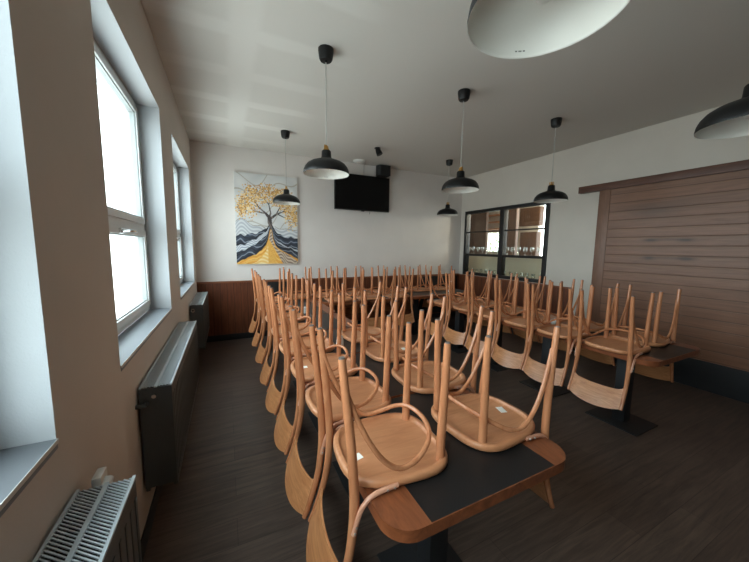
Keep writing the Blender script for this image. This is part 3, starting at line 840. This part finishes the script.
# ------------------------------------------------------------------ bar room furniture seen through the glass
t = thing('back_bar_unit', 'pale shelf unit behind the bar window holding the glasses', 'shelf', (5.36, 4.43, 0))
def lb2(n, d, m):
    bm = B(); box(bm, d[0]-5.36, d[1]-5.36, d[2]-4.43, d[3]-4.43, d[4], d[5]); obj(n, bm, m, t, smooth=False)
lb2('cabinet', (5.11, 5.62, 3.0, 6.4, 0, .95), M['bar_wood'])
lb2('worktop', (5.10, 5.64, 3.0, 6.4, .95, .99), M['bar_pale'])
lb2('back_board', (5.60, 5.64, 3.0, 6.4, .99, 1.42), M['bar_pale'])
lb2('glass_shelf', (5.16, 5.42, 3.0, 6.4, 1.42, 1.45), M['win_black'])
def tall_cab(y0, y1, x0, x1, z0, z1, label, name='bar_cabinet'):
    t = thing(name, label, 'cabinet', ((x0+x1)/2, (y0+y1)/2, z0))
    hx, hy, h = (x1-x0)/2, (y1-y0)/2, z1-z0
    bm = B(); box(bm, -hx+.02, hx, -hy, hy, 0, h); obj('carcass', bm, M['bar_wood'], t, smooth=False)
    for a, b in ((-hy+.003, -.002), (.002, hy-.003)):
        bm = B(); box(bm, -hx, -hx+.019, a, b, .005, h-.005, bev=.002); d = obj('door', bm, M['bar_wood'], t)
        bm = B(); tube(bm, [(-hx-.02, a*.1+b*.1, h*.45), (-hx-.02, a*.1+b*.1, h*.55)], .005, 8); obj('handle', bm, M['chrome'], d)
tall_cab(6.44, 7.34, 6.6, 6.68, 0, 2.7, 'tall brown cabinet behind the left pane of the bar window')
tall_cab(5.12, 5.50, 6.2, 6.28, 0, 2.7, 'brown cabinet just right of the mullion behind the bar glass')
tall_cab(5.25, 5.85, 7.2, 7.35, 2.20, 2.68, 'dark wall cabinet hung high behind the right bar pane')
tall_cab(5.30, 5.80, 7.2, 7.35, 0, 2.04, 'low dark cupboard behind the right bar pane')
t = thing('added_globe_lamp', 'round glass lamp added out of view to brighten the bar room', 'lamp', (6.7, 4.2, H))  # unseen lamp, added to brighten the view through the bar window
bm = B(); tube(bm, [(0, 0, 0), (0, 0, -.25)], .008, 8); obj('rod', bm, M['lamp_black'], t)
gm = mat('added_globe_glow', (1, .95, .85, 1), .5); bsdf(gm).inputs['Emission Color'].default_value = (1, .86, .66, 1); bsdf(gm).inputs['Emission Strength'].default_value = 6
bm = B(); lathe(bm, [(0, -.45)]+[(.1*math.sin(PI*k/12), -.35-.1*math.cos(PI*k/12)) for k in range(1, 12)]+[(0, -.25)], 24); obj('globe', bm, gm, t)
pl = bpy.data.lights.new('bar_fill_light', 'POINT'); pl.energy = 40; pl.color = (1, .88, .7); pl.shadow_soft_size = .11  # added fill light for the bar room
po = bpy.data.objects.new('bar_fill_light', pl); COL.objects.link(po); po.location = (6.7, 4.2, H-.6)
for k in range(3):
    bm = B(); box(bm, 7.75, 7.95, 7.1, 8.0, 2.2+.22*k, 2.24+.22*k); o = obj('wall_shelf', bm, M['beech_back'])
    tag(o, 'pale wooden shelf behind the left bar pane, %s' % ('lowest', 'middle', 'topmost')[k], 'shelf', 'bar wall shelves')
# shrub outside the bar room
t = thing('shrub', 'green shrub outside, seen through the left bar pane', 'shrub', (9.6, 9.1, 0))
bm = B(); tube(bm, [(0, 0, 0), (.03, .02, 1.0), (0, 0, 1.9)], [.05, .04, .02], 8); obj('stem', bm, M['bar_wood'], t)
bm = B()
for k in range(1500):
    a = random.uniform(0, 2*PI); rr = .95*random.random()**.4; ph = random.uniform(-1, 1)
    c = Vector((rr*math.cos(a)*.9, rr*math.sin(a)*1.1, 1.85+ph*.75*math.sqrt(max(0, 1-rr*rr*.7))))
    q = Matrix.Rotation(random.uniform(0, 6), 3, 'Z') @ Matrix.Rotation(random.uniform(-1, 1), 3, 'X')
    bm.faces.new([bm.verts.new(c+q @ Vector(p)) for p in ((-.05, 0, 0), (0, -.03, .01), (.07, 0, 0), (0, .03, .01))])
obj('foliage', bm, M['leaf'], t, smooth=False)
# glasses
def make_glass(stem):
    bm = B()
    if stem: lathe(bm, [(0, 0), (.033, 0), (.033, .003), (.006, .008), (.005, .07), (.022, .085), (.036, .115), (.034, .16), (.030, .178), (.028, .178), (.033, .115), (.018, .088), (0, .082)], 14)
    else: lathe(bm, [(0, 0), (.030, 0), (.036, .12), (.034, .12), (.028, .006), (0, .006)], 14)
    return obj('wine_glass' if stem else 'tumbler', bm, M['glassware'])
for stem, zz, n, x in ((True, 1.4512, 16, 5.28), (False, .9912, 16, 5.40)):
    g0 = make_glass(stem)
    for k in range(n):
        g = g0 if k == 0 else g0.copy()
        if k: COL.objects.link(g)
        g.location = (x+random.uniform(-.02, .02), 5.78-k*(2.08/(n-1)), zz)
        tag(g, ('stemmed wine glass on the upper shelf behind the bar window, %s from the left' if stem else 'clear tumbler on the lower shelf behind the bar window, %s from the left') % NTH[k],
            'glass', 'wine glasses behind the bar window' if stem else 'tumblers behind the bar window')

# ------------------------------------------------------------------ light: overcast daylight through the windows
wd = bpy.data.worlds.new('overcast'); sc.world = wd; wd.use_nodes = True
nt = wd.node_tree; bg = nt.nodes['Background']
tc = nt.nodes.new('ShaderNodeTexCoord'); sp = nt.nodes.new('ShaderNodeSeparateXYZ'); rp = nt.nodes.new('ShaderNodeValToRGB')
mr = nt.nodes.new('ShaderNodeMapRange'); mr.inputs[1].default_value = -1; mr.inputs[2].default_value = 1
nt.links.new(tc.outputs['Generated'], sp.inputs[0]); nt.links.new(sp.outputs['Z'], mr.inputs[0]); nt.links.new(mr.outputs[0], rp.inputs[0])
e = rp.color_ramp.elements
e[0].position = .42; e[0].color = (.52, .54, .53, 1); e[1].position = .54; e[1].color = (.88, .96, 1.0, 1)
nt.links.new(rp.outputs[0], bg.inputs[0]); bg.inputs[1].default_value = 4.5

def portal(loc, rot, sx, sy):
    l = bpy.data.lights.new('window_portal', 'AREA'); l.shape = 'RECTANGLE'; l.size = sx; l.size_y = sy; l.cycles.is_portal = True
    o = bpy.data.objects.new('window_portal', l); COL.objects.link(o); o.location = loc; o.rotation_euler = rot
for a, b in LWIN: portal((XL-.28, (a+b)/2, (SILL+HEAD)/2), (0, -PI/2, 0), HEAD-SILL, b-a)
for a, b, z0, z1 in ((2.8, 4.9, 1.0, 2.8), (5.5, 5.86, 1.2, 2.85), (7.18, 7.85, 1.5, 2.12)): portal((8.1, (a+b)/2, (z0+z1)/2), (0, PI/2, 0), z1-z0, b-a)

# ------------------------------------------------------------------ camera
f_px, yaw, pitch, roll, hcam = 304.373, .4525, .1105, .0128, 1.5906
fw = Vector((math.sin(yaw)*math.cos(pitch), math.cos(yaw)*math.cos(pitch), -math.sin(pitch)))
r = Vector((math.cos(yaw), -math.sin(yaw), 0)); u = r.cross(fw)
r2 = math.cos(roll)*r+math.sin(roll)*u; u2 = -math.sin(roll)*r+math.cos(roll)*u
cam = bpy.data.cameras.new('camera'); co = bpy.data.objects.new('camera', cam); COL.objects.link(co)
cam.sensor_width = 36; cam.lens = f_px/749*36; cam.clip_start = .02
co.matrix_world = Matrix(((r2.x, u2.x, -fw.x, 0), (r2.y, u2.y, -fw.y, 0), (r2.z, u2.z, -fw.z, hcam), (0, 0, 0, 1)))
sc.camera = co

vs = sc.view_settings
vs.view_transform = 'Standard'; vs.look = 'None'; vs.gamma = 1; vs.use_curve_mapping = False; vs.exposure = 1.5
sc.cycles.use_denoising = True
sc.cycles.max_bounces = 10; sc.cycles.diffuse_bounces = 6; sc.cycles.transparent_max_bounces = 24
sc.cycles.caustics_reflective = False; sc.cycles.caustics_refractive = False
